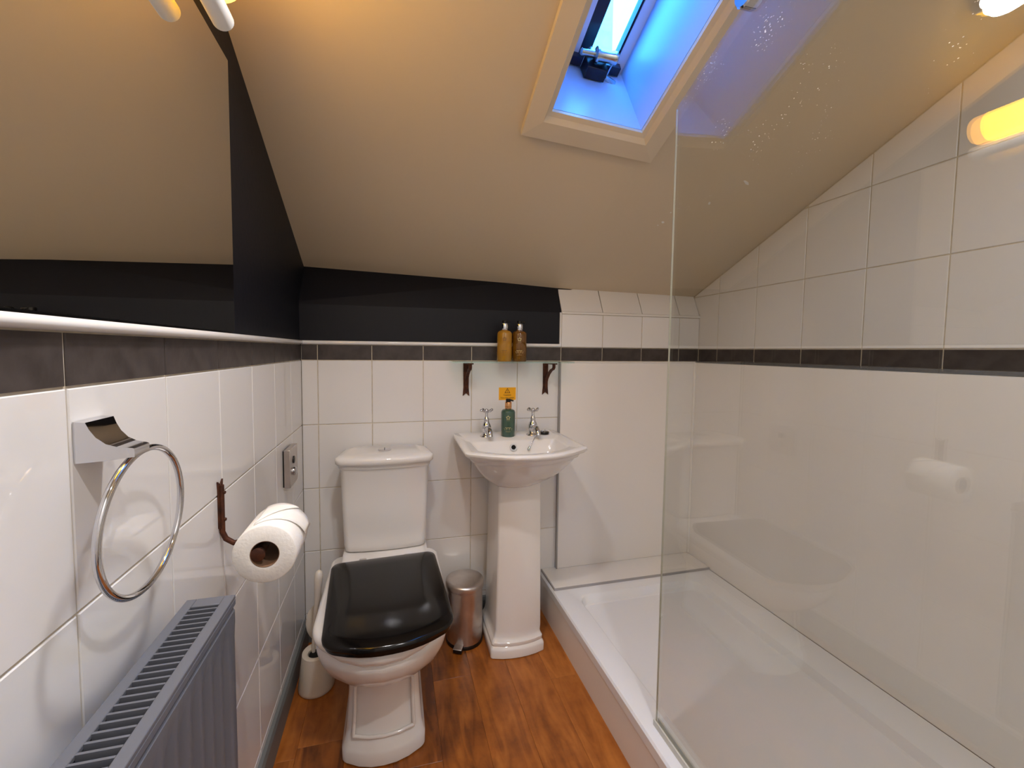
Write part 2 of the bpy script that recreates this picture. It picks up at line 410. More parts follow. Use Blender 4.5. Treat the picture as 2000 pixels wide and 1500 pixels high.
# floor: planks on a dark bed
bm = B(); box(bm, -.08, XR + .1, YREAR - .05, .1, -.06, -.004)
floor = struct(obj('floor', bm, 'floorbed'), 'orange-brown wood plank floor', 'floor')
PW = .1347
x = -.069; i = 0
while x < .98:
    y = .02 - random.uniform(.15, .8)
    y1 = .0
    while y1 > YREAR:
        x0, x1 = max(x, .0), x + PW
        yy = max(y, YREAR)
        bm = B(); cxp, cyp = (x0 + x1) / 2, (y1 + yy) / 2
        hx, hy = (x1 - x0) / 2 - .0002, (y1 - yy) / 2 - .0002
        loft(bm, [[(-hx, -hy, -.006), (hx, -hy, -.006), (hx, hy, -.006), (-hx, hy, -.006)],
                  [(-hx, -hy, -.0004), (hx, -hy, -.0004), (hx, hy, -.0004), (-hx, hy, -.0004)],
                  [(-hx + .0006, -hy + .0006, 0), (hx - .0006, -hy + .0006, 0), (hx - .0006, hy - .0006, 0), (-hx + .0006, hy - .0006, 0)]])
        p = obj('plank', bm, 'wood', floor); p.location = (cxp, cyp, 0)
        y1 = y; y -= 1.15
    x += PW

# skirting
bm = B(); prism(bm, [(0.0005, 0), (.013, 0), (.013, .075), (.009, .088), (.0005, .09)], lambda u, v, t: (u, t, v), -.014, YREAR)
struct(obj('baseboard_left', bm, 'skirt'), 'grey skirting board along the left wall', 'skirting')
bm = B(); prism(bm, [(-.0005, 0), (-.013, 0), (-.013, .075), (-.009, .088), (-.0005, .09)], lambda u, v, t: (t, u, v), .0, .96)
struct(obj('baseboard_back', bm, 'skirt'), 'grey skirting board along the back wall', 'skirting')

# ------------------------------------------------------------------ shower enclosure
XP = 1.7376
bm = B(); box(bm, XP, XR - .0005, -1.75, -.016, .163, ZB - .004)
pr_ = struct(obj('wall_panel_right', bm, 'panel', bevel=.003), 'glossy cream shower wall panel below the dark tiles on the right', 'wall panel')
bm = B(); prism(bm, [(XP - .001, ZB - .0035), (XR - .001, ZB - .0035), (XR - .001, ZB + .006), (XR - .006, ZB + .004), (XP + .003, ZB + .0005), (XP - .001, ZB - .001)], lambda u, v, t: (u, t, v), -.018, -1.75)
struct(obj('trim_right', bm, 'ledge'), 'charcoal ledge strip on top of the right shower panel', 'trim')
bm = B(); box(bm, 1.051, XP, -.016, -.0005, .1756, ZB - .006)
struct(obj('wall_panel_back', bm, 'panel', bevel=.002), 'glossy cream shower wall panel beside the sink', 'wall panel')
bm = B(); box(bm, 1.046, 1.0515, -.019, -.0005, .1757, ZB - .004)
struct(obj('trim_panel_edge', bm, 'alu'), 'thin aluminium strip on the left edge of the back shower panel', 'trim')
bm = B(); box(bm, 1.046, XP, -.019, -.0005, ZB - .0065, ZB - .001)
struct(obj('trim_panel_top', bm, 'panel', bevel=.0015), 'thin white strip on top of the back shower panel', 'trim')
bm = B(); tube(bm, [(XP - .003, -.019, .178), (XP - .003, -.019, ZB - .004)], .006, n=8)
struct(obj('trim_corner', bm, 'panel'), 'white sealant bead in the shower corner', 'trim')

tray = thing('shower_tray', 'large low white shower tray on a cream plinth panel', 'shower tray', loc=(0, 0, 0))
TX0, TX1, TY0, TY1, TZ = .972, XP - .001, -.001, -1.75, .165
def rr(x0, x1, y0, y1, r, z, k=5):
    pts = []
    for (px, py, a0) in ((x0 + r, y0 - r, PI), (x1 - r, y0 - r, PI / 2), (x1 - r, y1 + r, 0), (x0 + r, y1 + r, -PI / 2)):
        for i in range(k + 1):
            a = a0 - PI / 2 * i / k; pts.append((px + r * math.cos(a), py + r * math.sin(a), z))
    return pts
bm = B()
loft(bm, [rr(TX0 + .004, TX1, TY0, TY1, .004, .128), rr(TX0, TX1, TY0, TY1, .004, .132), rr(TX0, TX1, TY0, TY1, .005, TZ - .006), rr(TX0 + .005, TX1 - .001, TY0 - .002, TY1 + .005, .005, TZ),
          rr(TX0 + .083, TX1 - .105, -.205, TY1 + .09, .045, TZ - .0005), rr(TX0 + .090, TX1 - .112, -.212, TY1 + .097, .045, TZ - .006),
          rr(TX0 + .098, TX1 - .12, -.222, TY1 + .106, .042, TZ - .034), rr(TX0 + .112, TX1 - .134, -.236, TY1 + .12, .036, TZ - .041)])
obj('tray', bm, 'acrylic', tray, smooth=35)
bm = B(); box(bm, TX0 + .003, TX0 + .018, TY0, TY1 + .003, 0, .1285); obj('front_panel', bm, 'panel', tray)
bm = B(); box(bm, TX0 + .018, TX1, TY1 + .003, TY1 + .018, 0, .1285); obj('end_panel', bm, 'panel', tray)
bm = B(); lathe(bm, [(.045, .1245), (.045, .1285), (.04, .1295)], c=(1.36, -1.5, 0)); obj('drain_cover', bm, 'chrome', tray, smooth=40)
led = thing('tray_upstand', 'white boxed ledge at the back of the shower tray', 'ledge', loc=(0, 0, 0))
bm = B(); box(bm, .984, XP - .001, -.157, -.0005, TZ + .0005, TZ + .0105); obj('ledge_board', bm, 'panel', led, bevel=.002)
bm = B(); box(bm, .980, XP - .001, -.161, -.157, TZ + .0003, TZ + .0095); box(bm, .980, .984, -.157, -.0005, TZ + .0003, TZ + .0095); obj('seal_strip', bm, 'seal', led)

scr = thing('shower_screen', 'frameless clear glass shower screen standing on the tray', 'shower screen')
XG = 1.0146
gy0, gy1 = -.796, -1.745
bm = B()
gp = [(gy0, TZ + .006), (gy0, .636 + ZB), (-1.25, .636 + ZB + .454 * .465), (-1.25, 1.98), (gy1, 1.98), (gy1, TZ + .006)]
prism(bm, gp, lambda u, v, t: (t, u, v), XG - .004, XG + .004)
obj('glass_pane', bm, 'screen', scr)
bm = B(); box(bm, XG - .0022, XG + .0022, gy0, gy0 + .0008, TZ + .006, .6355 + ZB); obj('polished_edge', bm, 'glassedge', scr)
bm = B()
prism(bm, [(-.009, 0), (.009, 0), (.009, .016), (.005, .016), (.005, .005), (-.005, .005), (-.005, .016), (-.009, .016)], lambda u, v, t: (XG + u, t, TZ + v), gy0 + .002, gy1)
obj('bottom_channel', bm, 'channel', scr)
bm = B(); lathe(bm, [(.024, -.016), (.027, -.013), (.027, .013), (.024, .016)], c=(XG, -1.005, .741 + ZB), axis='x', n=32); obj('clamp', bm, 'chrome', scr, smooth=40)
bm = B(); tube(bm, [(XG, -1.005, .741 + ZB), (XG, -1.005, cz(XG, -1.005) - .001)], .008); obj('support_rod', bm, 'chrome', scr, smooth=40)

# ------------------------------------------------------------------ skylight
def W(x, y, d): return (x, y + .42 * d, cz(x, y) + .907 * d)
win = struct(bpy.data.objects.new('window_1', None), 'skylight in the sloping ceiling with deep white reveal', 'skylight'); COL.objects.link(win)
def ring4(x0, x1, y0, y1, d): return [W(x0, y0, d), W(x1, y0, d), W(x1, y1, d), W(x0, y1, d)]
R0 = ring4(.681, 1.084, -.580, -1.37, 0); R1 = ring4(.681, 1.084, -.580, -1.37, -.016); R2_ = ring4(.727, 1.034, -.628, -1.322, -.020)
R3 = ring4(.732, 1.022, -.640, -1.311, -.012); R4 = ring4(WX0, WX1, WY0, WY1, -.010); R5 = ring4(WX0, WX1, WY0, WY1, 0)
for i in range(4):
    j = (i + 1) % 4
    bm = B()
    prof = [R0, R1, R2_, R3, R4, R5]
    loft(bm, [[r[i] for r in prof], [r[j] for r in prof]])
    obj('casing_board', bm, 'casing', win)
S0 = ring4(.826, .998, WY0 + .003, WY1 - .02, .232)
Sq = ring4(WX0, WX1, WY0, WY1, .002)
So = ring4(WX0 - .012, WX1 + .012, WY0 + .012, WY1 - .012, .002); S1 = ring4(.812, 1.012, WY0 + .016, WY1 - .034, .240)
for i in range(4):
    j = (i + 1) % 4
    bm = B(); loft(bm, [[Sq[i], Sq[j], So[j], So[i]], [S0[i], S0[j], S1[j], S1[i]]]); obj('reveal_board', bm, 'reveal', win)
def wbox(bm, x0, x1, y0, y1, d0, d1):
    return loft(bm, [ring4(x0, x1, y0, y1, d0), ring4(x0, x1, y0, y1, d1)])
SY0, SY1 = WY0 + .003, WY1 - .02
for (a, b, c, d) in ((.80, .852, SY0 + .03, SY1 - .03), (.972, 1.02, SY0 + .03, SY1 - .03), (.80, 1.02, SY0 + .03, SY0 - .016), (.80, 1.02, SY1 + .03, SY1 - .03)):
    bm = B(); wbox(bm, a, b, c, d, .234, .264); obj('sash_rail', bm, 'sash', win)
for (a, b, c, d) in ((.852, .886, SY0 - .016, SY1 + .03), (.966, .972, SY0 - .016, SY1 + .03), (.852, .972, SY0 - .016, SY0 - .024)):
    bm = B(); wbox(bm, a, b, c, d, .238, .262); obj('gasket', bm, 'gasket', win)
bm = B(); wbox(bm, .853, .971, SY0 - .01, SY1 + .03, .248, .252); obj('window_pane', bm, 'pane', win)

wd = thing('window_winder', 'chrome and black screw-jack winder with crank handle below the skylight pane', 'window opener', loc=(.9, -.58, .82 + ZB))
def wobj(name, bm, m, **k):
    o = obj(name, bm, m, None, **k); o.parent = wd; o.matrix_parent_inverse = Matrix.Translation((-.9, .58, -.82 - ZB)); return o
bm = B(); loft(bm, [ring4(.824, .978, WY0 - .002, WY0 - .022, .205), ring4(.824, .978, WY0 - .002, WY0 - .022, .226)]); wobj('mounting_plate', bm, 'gasket')
bm = B(); loft(bm, [ring4(.862, .924, WY0 - .001, WY0 - .03, .16), ring4(.858, .920, WY0 - .001, WY0 - .035, .20)]); wobj('gear_box', bm, 'winder', bevel=.002)
bm = B(); loft(bm, [ring4(.858, .928, WY0 - .002, WY0 - .046, .2), ring4(.858, .928, WY0 - .002, WY0 - .046, .206)]); wobj('bracket', bm, 'zinc', bevel=.001)
for xx in (.866, .92):
    bm = B(); loft(bm, [ring4(xx, xx + .005, WY0 - .004, WY0 - .05, .196), ring4(xx, xx + .005, WY0 - .02, WY0 - .05, .212)]); wobj('bracket_ear', bm, 'zinc', bevel=.001)
sp = Vector((.91, -.627, .852 + ZB))
bm = B(); lathe(bm, [(.013, -.034), (.019, -.032), (.019, -.026), (.0145, -.024), (.0145, .016), (.016, .018), (.016, .030), (.012, .033)], c=sp, axis='x'); wobj('spindle', bm, 'zinc', smooth=40)
bm = B(); lathe(bm, [(.006, -.075), (.009, -.072), (.009, -.03)], c=sp + Vector((0, .004, .004)), axis='x', n=16); wobj('worm_shaft', bm, 'zinc', smooth=40)
bm = B(); tube(bm, [(.937, -.625, .850 + ZB), (.9335, -.60, .838 + ZB), (.934, -.580, .829 + ZB)], .0028, n=8); wobj('crank_arm', bm, 'zinc', smooth=40)
bm = B(); tube(bm, [(.931, -.5805, .829 + ZB), (.945, -.576, .8265 + ZB), (.965, -.570, .8225 + ZB)], [.0065, .008, .0085], n=12); wobj('crank_knob', bm, 'zinc', smooth=40)
bm = B(); box(bm, -1.2, .0, -.15, .15, -3, 4)
nb = struct(obj('wall_outside', bm, 'render_wall'), 'pale roughcast gable wall seen through the skylight', 'wall')
nb.location = (1.893, 1.295, 2.6 + ZB)

# ------------------------------------------------------------------ lights the room has, plus an added rear fill
def ceil_fix(name, label, x, y, watts, r=.046):
    t = thing(name, label, 'ceiling light', loc=(x, y, cz(x, y)))
    t.rotation_euler = (math.atan(-.464), 0, 0)
    bm = B(); lathe(bm, [(r + .012, -.0005), (r + .012, -.016), (r, -.02)], n=40); obj('rim', bm, 'chrome', t, smooth=40)
    bm = B(); lathe(bm, [(r, -.012), (r - .002, -.026), (r * .8, -.033), (r * .4, -.036), (.002, -.0365)], n=40); obj('diffuser', bm, 'opal', t, smooth=60)
    l = bpy.data.lights.new(name + '_lamp', 'AREA'); l.shape = 'DISK'; l.size = r * 2; l.energy = watts; l.color = (.985, .985, 1.0)
    lo = bpy.data.objects.new(name + '_lamp', l); COL.objects.link(lo); lo.parent = t; lo.location = (0, 0, -.039)
    return t
ceil_fix('ceiling_light', 'round opal ceiling light on the slope near the mirror', .352, -1.03, CEIL_LIGHT_W)
ceil_fix('ceiling_light', 'added fill light in a round opal fitting on the slope behind the viewer', .75, -1.75, REAR_FILL_W)  # unseen fitting, added as rear fill to even out the room

lamp = thing('mirror_lamp', 'tubular amber wall light with white underside above the mirror', 'wall lamp', loc=(0, -1.1, .67 + ZB))
def lobj(name, bm, m, **k):
    o = obj(name, bm, m, None, **k); o.parent = lamp; o.matrix_parent_inverse = Matrix.Translation((0, 1.1, -.67 - ZB)); return o
LY0, LY1 = -.835, -1.36
bm = B(); lathe(bm, [(.0165, LY0 + .001), (.018, LY0), (.018, LY1), (.0165, LY1 - .001)], c=(.046, 0, .627 + ZB), axis='y', n=24); lobj('housing', bm, 'white', smooth=40)
bm = B(); box(bm, .0, .04, LY0 - .12, LY0 - .2, .652 + ZB, .672 + ZB); lobj('wall_arm', bm, 'white', bevel=.003)
bm = B(); lathe(bm, [(.036, LY0 - .03), (.039, LY0 - .034), (.039, LY1 + .034), (.036, LY1 + .03)], c=(.044, 0, .690 + ZB), axis='y', n=28); lobj('diffuser', bm, 'amberglow', smooth=40)
for a, b in ((LY0 - .032, LY0), (LY1 + .032, LY1)):
    s = 1 if b > a else -1
    bm = B(); lathe(bm, [(.0385, a), (.0385, b - s * .008), (.035, b - s * .002), (.028, b)], c=(.044, 0, .690 + ZB), axis='y', n=28); lobj('end_cap', bm, 'ambercap', smooth=50)
# ------------------------------------------------------------------ mirror
mir = thing('wall_mirror', 'large frameless mirror on the navy wall above the tile strip', 'mirror', loc=(0, -1.1, .08 + ZB))
def mobj(name, bm, m, **k):
    o = obj(name, bm, m, None, **k); o.parent = mir; o.matrix_parent_inverse = Matrix.Translation((0, 1.1, -.08 - ZB)); return o
bm = B(); box(bm, -.0055, .0, -.6905, -1.62, .0785 + ZB, .645 + ZB); mobj('backing', bm, 'alu')
bm = B(); box(bm, .0002, .0045, -.690, -1.62, .078 + ZB, .6455 + ZB); mobj('mirror_glass', bm, 'mirror')

# ------------------------------------------------------------------ toilet
TXC = .31
wc = thing('toilet', 'white close-coupled toilet with black seat lid closed', 'toilet', loc=(TXC, -.35, 0))
def cobj(name, bm, m, par=None, **k):
    o = obj(name, bm, m, None, **k)
    if par is None:
        o.parent = wc; o.matrix_parent_inverse = Matrix.Translation((-TXC, .35, 0))
    else: o.parent = par
    return o
bm = B()
def fr(z, hw, yf, bow, rf=.03, yb=-.14): return ring(z, TXC, hw, hw, yb, yf, .03, rf, bow)
loft(bm, [fr(0, .112, -.552, .030), fr(.004, .116, -.557, .030), fr(.036, .116, -.557, .030), fr(.042, .112, -.553, .030), fr(.052, .110, -.549, .029), fr(.06, .107, -.544, .028),
          fr(.075, .106, -.537, .027), fr(.14, .101, -.522, .025), fr(.20, .099, -.520, .024), fr(.222, .104, -.528, .026)], cap1=False)
pan = [(.222, .104, -.528, .026, .03), (.232, .120, -.548, .034, .05), (.250, .138, -.575, .04, .07), (.280, .158, -.602, .055, .085), (.315, .172, -.620, .075, .095),
       (.345, .178, -.630, .083, .10), (.358, .178, -.631, .085, .10), (.366, .175, -.628, .084, .10), (.372, .179, -.632, .086, .10), (.380, .184, -.638, .09, .105),
       (.394, .186, -.641, .092, .105), (.404, .183, -.637, .091, .105), (.409, .175, -.628, .089, .10)]
loft(bm, [ring(z, TXC, hw, hw, -.17, yf, .03, rf, bow) for z, hw, yf, bow, rf in pan], cap0=False)
cobj('pan', bm, 'ceramic', smooth=50)
bm = B()   # raised frame on the front of the foot
for s in (-1, 1):
    tube(bm, [(TXC + s * .083, -.549, .075), (TXC + s * .080, -.536 + .004, .14), (TXC + s * .079, -.531 + .002, .205)], .005, n=8)
tube(bm, [(TXC - .083, -.549, .075), (TXC - .04, -.561, .073), (TXC, -.564, .072), (TXC + .04, -.561, .073), (TXC + .083, -.549, .075)], .005, n=8)
cobj('foot_moulding', bm, 'ceramic', smooth=60)
bm = B(); loft(bm, [ring(z, TXC, hw, hw, -.02, -.262, .02, .03, 0) for z, hw in ((.30, .12), (.36, .145), (.396, .152), (.408, .150), (.41, .145))]); cobj('cistern_shelf', bm, 'ceramic', smooth=50)
bm = B()
loft(bm, [ring(z, TXC, hb, hf, -.018, yf, .02, .024, bow) for z, hb, hf, yf, bow in ((.411, .136, .138, -.150, .008), (.418, .142, .145, -.157, .010), (.44, .144, .148, -.160, .012), (.60, .147, .153, -.166, .013), (.718, .150, .157, -.170, .014),
          (.722, .152, .159, -.172, .014), (.726, .152, .159, -.172, .014))])
cobj('cistern', bm, 'ceramic', smooth=50)
bm = B()
loft(bm, [ring(z, TXC, hb, hf, -.016, yf, .045, .03, bow) for z, hb, hf, yf, bow in ((.7262, .145, .155, -.168, .014), (.7265, .152, .163, -.176, .015), (.736, .153, .164, -.177, .015), (.741, .156, .169, -.183, .016), (.746, .160, .173, -.187, .017),
          (.760, .161, .1745, -.189, .017), (.766, .158, .172, -.186, .017), (.7705, .148, .163, -.177, .016), (.7725, .125, .14, -.155, .014))])
lid = cobj('cistern_lid', bm, 'ceramic', smooth=60)
bm = B(); lathe(bm, [(.024, .772), (.024, .7755), (.021, .777)], c=(TXC - .004, -.098, 0), n=32)
btn = cobj('flush_button', bm, 'chrome', lid, smooth=40)
btn.matrix_parent_inverse = Matrix.Identity(4)
bm = B(); box(bm, TXC - .005, TXC - .003, -.118, -.078, .7765, .7775); cobj('button_gap', bm, 'dark', btn)
def skew(rs, a=.058, c=(TXC, -.27), dx=-.002):   # the loose seat sits slightly askew on its hinges
    ca, sa = math.cos(a), math.sin(a)
    return [[(c[0] + dx + (x - c[0]) * ca - (y - c[1]) * sa, c[1] + (x - c[0]) * sa + (y - c[1]) * ca, z) for x, y, z in r] for r in rs]
bm = B()
loft(bm, skew([ring(z, TXC, hw, hw - .004, -.266 - i, yf + i, .03, .055, .032, k=8, e=10) for z, hw, yf, i in ((.4095, .160, -.674, .004), (.411, .165, -.679, 0), (.420, .166, -.680, 0), (.4215, .163, -.677, .002))]))
cobj('seat', bm, 'black', smooth=40)
bm = B()
loft(bm, skew([ring(z, TXC, hw, hw - .004, -.262 - i, yf + i, .03, .058, .033, k=8, e=10) for z, hw, yf, i in ((.4225, .166, -.681, .004), (.4245, .170, -.686, 0), (.433, .171, -.687, 0), (.4385, .168, -.684, .003), (.4425, .157, -.669, .014), (.4475, .130, -.635, .042), (.4500, .106, -.603, .07))]))
cobj('seat_lid', bm, 'black', smooth=70)
for s in (-1, 1):
    bm = B(); lathe(bm, [(.009, -.012), (.011, -.010), (.011, .010), (.009, .012)], c=(TXC + s * .075, -.25, .422), axis='x', n=16); cobj('hinge', bm, 'chrome', smooth=40)

# ------------------------------------------------------------------ basin on pedestal
SX = .797; RZ = .81
sink = thing('pedestal_sink', 'small white pedestal washbasin with two chrome taps', 'sink', loc=(SX, -.15, 0))
def sobj(name, bm, m, par=None, **k):
    o = obj(name, bm, m, None, **k)
    if par is None:
        o.parent = sink; o.matrix_parent_inverse = Matrix.Translation((-SX, .15, 0))
    else: o.parent = par
    return o
bm = B()
sec = [(.640, .075, .078, -.05, -.232, .018), (.655, .092, .095, -.04, -.252, .024), (.672, .112, .116, -.03, -.272, .03), (.70, .142, .145, -.022, -.298, .045), (.73, .165, .168, -.02, -.318, .06), (.755, .182, .184, -.02, -.333, .068), (.767, .190, .192, -.02, -.339, .07),
       (.770, .196, .198, -.0195, -.345, .072), (.780, .200, .203, -.019, -.349, .073), (.786, .203, .207, -.0185, -.352, .074), (.790, .214, .218, -.018, -.360, .076), (.798, .2215, .2245, -.017, -.366, .078), (.806, .222, .225, -.017, -.367, .078), (RZ, .218, .221, -.019, -.363, .078)]
rings = [ring(z, SX, hb, hf, yb, yf, .02, .028, bow) for z, hb, hf, yb, yf, bow in sec]
rings += [ring(RZ - .001, SX, .196, .199, -.135, -.343, .012, .02, .074), ring(RZ - .005, SX, .190, .193, -.140, -.338, .012, .02, .073), ring(RZ - .006, SX, .176, .172, -.160, -.322, .014, .02, .070),
          ring(RZ - .012, SX, .171, .166, -.165, -.317, .016, .022, .068), ring(RZ - .05, SX, .158, .150, -.174, -.305, .03, .035, .055), ring(RZ - .10, SX, .125, .115, -.188, -.285, .04, .04, .035), ring(RZ - .115, SX, .07, .06, -.205, -.265, .02, .02, .01)]
loft(bm, rings)
sobj('basin', bm, 'ceramic', smooth=55)
bm = B()
def pr2(z, hw, yf, bow=.016, r=.012): return ring(z, SX - .002 + .010 * min(1, max(0, (z - .05) / .05)), hw, hw, -.05, yf, .01, r, bow)
loft(bm, [pr2(0, .104, -.262), pr2(.003, .106, -.265), pr2(.030, .106, -.265), pr2(.036, .104, -.262), pr2(.042, .099, -.256), pr2(.050, .101, -.258), pr2(.056, .100, -.257), pr2(.064, .094, -.249), pr2(.072, .0915, -.246), pr2(.09, .0905, -.244),
          pr2(.40, .086, -.238), pr2(.66, .083, -.234)])
sobj('pedestal', bm, 'ceramic', smooth=35)
bm = B(); lathe(bm, [(.009, 0), (.0145, .0), (.0145, .006), (.009, .005)], c=(0, 0, 0), axis='y', n=24, caps=False)
o = sobj('overflow', bm, 'chrome', smooth=40); o.location = (SX - .004, -.1755, RZ - .032); o.rotation_euler = (math.radians(-13), 0, 0)
bm = B(); lathe(bm, [(.0095, 0), (.0095, .0012)], axis='y', n=20); o = sobj('overflow_hole', bm, 'dark'); o.location = (SX - .004, -.1752, RZ - .032); o.rotation_euler = (math.radians(-13), 0, 0)
bm = B(); lathe(bm, [(.02, RZ - .1145), (.02, RZ - .112), (.012, RZ - .1125)], c=(SX, -.235, 0)); sobj('waste', bm, 'chrome', smooth=40)
def tap(x, y):
    z = RZ - .001
    bm = B(); lathe(bm, [(.026, z), (.0265, z + .003), (.022, z + .007), (.016, z + .012), (.0155, z + .022), (.019, z + .030), (.0195, z + .040), (.016, z + .050), (.0115, z + .058), (.010, z + .066), (.0115, z + .070), (.0085, z + .075), (.0055, z + .082), (.0055, z + .098)], c=(x, y, 0), n=24)
    t = sobj('tap', bm, 'chrome', smooth=60)
    bm = B(); tube(bm, [(x, y - .008, z + .030), (x, y - .030, z + .037), (x, y - .050, z + .036), (x, y - .064, z + .026), (x, y - .068, z + .012)], [.012, .0115, .0105, .0098, .0092], n=14); o = sobj('spout', bm, 'chrome', t, smooth=60)
    bm = B()
    for a in (.35, .35 + PI / 2, .35 + PI, .35 + 1.5 * PI):
        d = Vector((math.cos(a), math.sin(a), 0)); c = Vector((x, y, z + .103))
        tube(bm, [c, c + d * .010 - Vector((0, 0, .003)), c + d * .018 + Vector((0, 0, .001)), c + d * .023 + Vector((0, 0, .003)), c + d * .0275 + Vector((0, 0, .004)), c + d * .030 + Vector((0, 0, .004))], [.0055, .0036, .0034, .0055, .0055, .0025], n=10)
    lathe(bm, [(.006, z + .094), (.008, z + .099), (.008, z + .107), (.006, z + .111), (.002, z + .112)], c=(x, y, 0), n=16)
    sobj('cross_handle', bm, 'chrome', t, smooth=60)
    return t
tap(.700, -.103); tap(.893, -.110)
plug = thing('basin_plug', 'black rubber plug lying on the basin ledge beside the right tap', 'plug', loc=(.945, -.105, RZ))
bm = B(); lathe(bm, [(.015, .0005), (.019, .001), (.021, .008), (.019, .011), (.006, .012)], n=24); obj('stopper', bm, 'plasticblack', plug, smooth=40)
bm = B(); tube(bm, [(0, .0, .012), (.004, 0, .018), (0, 0, .021), (-.004, 0, .018), (0, 0, .012)], .0014, n=6); obj('ring', bm, 'chrome', plug, smooth=40)
bm = B()
cp = [Vector((-.002, 0, .016)), Vector((-.022, .0, .0025)), Vector((-.045, -.040, .0015)), Vector((-.062, -.058, -.001)), Vector((-.073, -.066, -.016)), Vector((-.088, -.071, -.036))]
tube(bm, cp, .0013, n=6); obj('chain', bm, 'chrome', plug, smooth=60)
bm = B(); tube(bm, [cp[-1] + Vector((.004, .001, .006)), cp[-1], cp[-1] + Vector((-.004, -.002, -.010))], [.0025, .005, .0042], n=10); obj('chain_end', bm, 'zinc', plug, smooth=60)

# ------------------------------------------------------------------ shelf, bottles, sign
shelf = thing('glass_shelf', 'clear glass shelf on two rusty iron brackets above the sink', 'shelf', loc=(.81, -.06, ZB))
SZ = ZB - .0005
def hobj(name, bm, m, par=None, **k):
    o = obj(name, bm, m, None, **k)
    if par is None:
        o.parent = shelf; o.matrix_parent_inverse = Matrix.Translation((-.81, .06, -ZB))
    else: o.parent = par
    return o
bm = B(); box(bm, .562, 1.066, -.125, -.004, SZ - .006, SZ); hobj('glass_pane', bm, 'shelfglass')
for bx in (.634, .985):
    bm = B()
    pl = [(bx - .012, SZ - .0075), (bx + .012, SZ - .0075), (bx + .011, SZ - .11), (bx + .014, SZ - .147), (bx, SZ - .135), (bx - .014, SZ - .147), (bx - .011, SZ - .11)]
    loft(bm, [[(u, -.0005, v) for u, v in pl], [(u, -.0055, v) for u, v in pl]])
    st = hobj('bracket', bm, 'rust', bevel=.001)
    bm = B()
    path = [(-.006, -.118), (-.009, -.10), (-.022, -.075), (-.045, -.052), (-.072, -.036), (-.092, -.031), (-.100, -.024), (-.100, -.012)]
    r = []
    for i, (y, z) in enumerate(path):
        a = path[max(i - 1, 0)]; b = path[min(i + 1, len(path) - 1)]; t = Vector((b[0] - a[0], b[1] - a[1])).normalized(); n = Vector((-t.y, t.x)) * .003
        r.append([(bx - .006, y + n.x, SZ + z + n.y), (bx + .006, y + n.x, SZ + z + n.y), (bx + .006, y - n.x, SZ + z - n.y), (bx - .006, y - n.x, SZ + z - n.y)])
    loft(bm, r); hobj('bracket_scroll', bm, 'rust', st, smooth=50)
    bm = B(); box(bm, bx - .011, bx + .011, -.112, -.0055, SZ - .0115, SZ - .0062); hobj('bracket_arm', bm, 'rust', st, bevel=.001)

def curved_marks(bm, r, marks, a0):
    """flat print wrapped on a cylinder: marks are (u0, u1, z0, z1) with u along the circumference"""
    for u0, u1, z0, z1 in marks:
        n = 3; vs = []
        for i in range(n + 1):
            a = a0 + (u0 + (u1 - u0) * i / n) / r
            vs.append((bm.verts.new((r * math.cos(a), r * math.sin(a), z0)), bm.verts.new((r * math.cos(a), r * math.sin(a), z1))))
        for p, q in zip(vs, vs[1:]): bm.faces.new((p[0], q[0], q[1], p[1]))
def star_marks(bm, r, a0, z, s):
    pts = []
    for i in range(11):
        a = PI / 2 + i * PI / 5; q = s if i % 2 == 0 else s * .5
        pts.append((q * math.cos(a), z + q * math.sin(a)))
    for (u, v), (u2, v2) in zip(pts, pts[1:]):
        d = Vector((u2 - u, v2 - v)).normalized(); n = Vector((-d.y, d.x)) * s * .12
        f = []
        for (p, q) in ((u + n.x, v + n.y), (u2 + n.x, v2 + n.y), (u2 - n.x, v2 - n.y), (u - n.x, v - n.y)):
            a = a0 + p / r; f.append(bm.verts.new((r * math.cos(a), r * math.sin(a), q)))
        bm.faces.new(f)
def bottle(name, label, loc, R, H, m, collar, printm, grp):
    t = thing(name, label, 'bottle', grp, loc=loc)
    bm = B(); lathe(bm, [(R * .93, .0), (R, .003), (R, H * .86), (R * .97, H * .90), (R * .86, H * .945), (R * .66, H * .975), (R * .44, H * .985), (R * .42, H)], n=40); bd = obj('body', bm, m, t, smooth=50)
    bm = B(); lathe(bm, [(R * .46, H), (R * .48, H + .002), (R * .48, H + .024), (R * .45, H + .026)], n=28); obj('collar', bm, collar, t, smooth=40)
    bm = B(); lathe(bm, [(R * .30, H + .026), (R * .36, H + .028), (R * .36, H + .037), (R * .30, H + .039)], n=24)
    tube(bm, [(0, 0, H + .034), (R * .3, -R * .2, H + .034), (R * .62, -R * .45, H + .032)], [.0045, .0042, .003], n=10)
    obj('pump_head', bm, 'plasticblack', t, smooth=40)
    bm = B(); tube(bm, [(0, 0, .012), (0, 0, H)], .002, n=8); 
    obj('dip_tube', bm, 'pale', t, smooth=60)
    a0 = math.atan2(-1.65, -.45)
    bm = B(); rr_ = R + .0003
    star_marks(bm, rr_, a0, H * .70, .0085); tag(obj('emblem_print', bm, printm, bd), kind='stuff'); bm = B()
    curved_marks(bm, rr_, [(-.007, .007, H * .60, H * .605), (-.012, .012, H * .335, H * .35), (-.017, .017, H * .30, H * .312), (-.015, .015, H * .265, H * .275), (-.010, .010, H * .20, H * .208)], a0)
    tag(obj('lettering_print', bm, printm, bd), kind='stuff')
    return t
bottle('soap_bottle', 'golden amber soap bottle with silver collar, left one on the glass shelf', (.781, -.066, SZ + .0003), .0305, .128, 'amberA', 'chrome', 'gilt', 'pump bottles on the glass shelf')
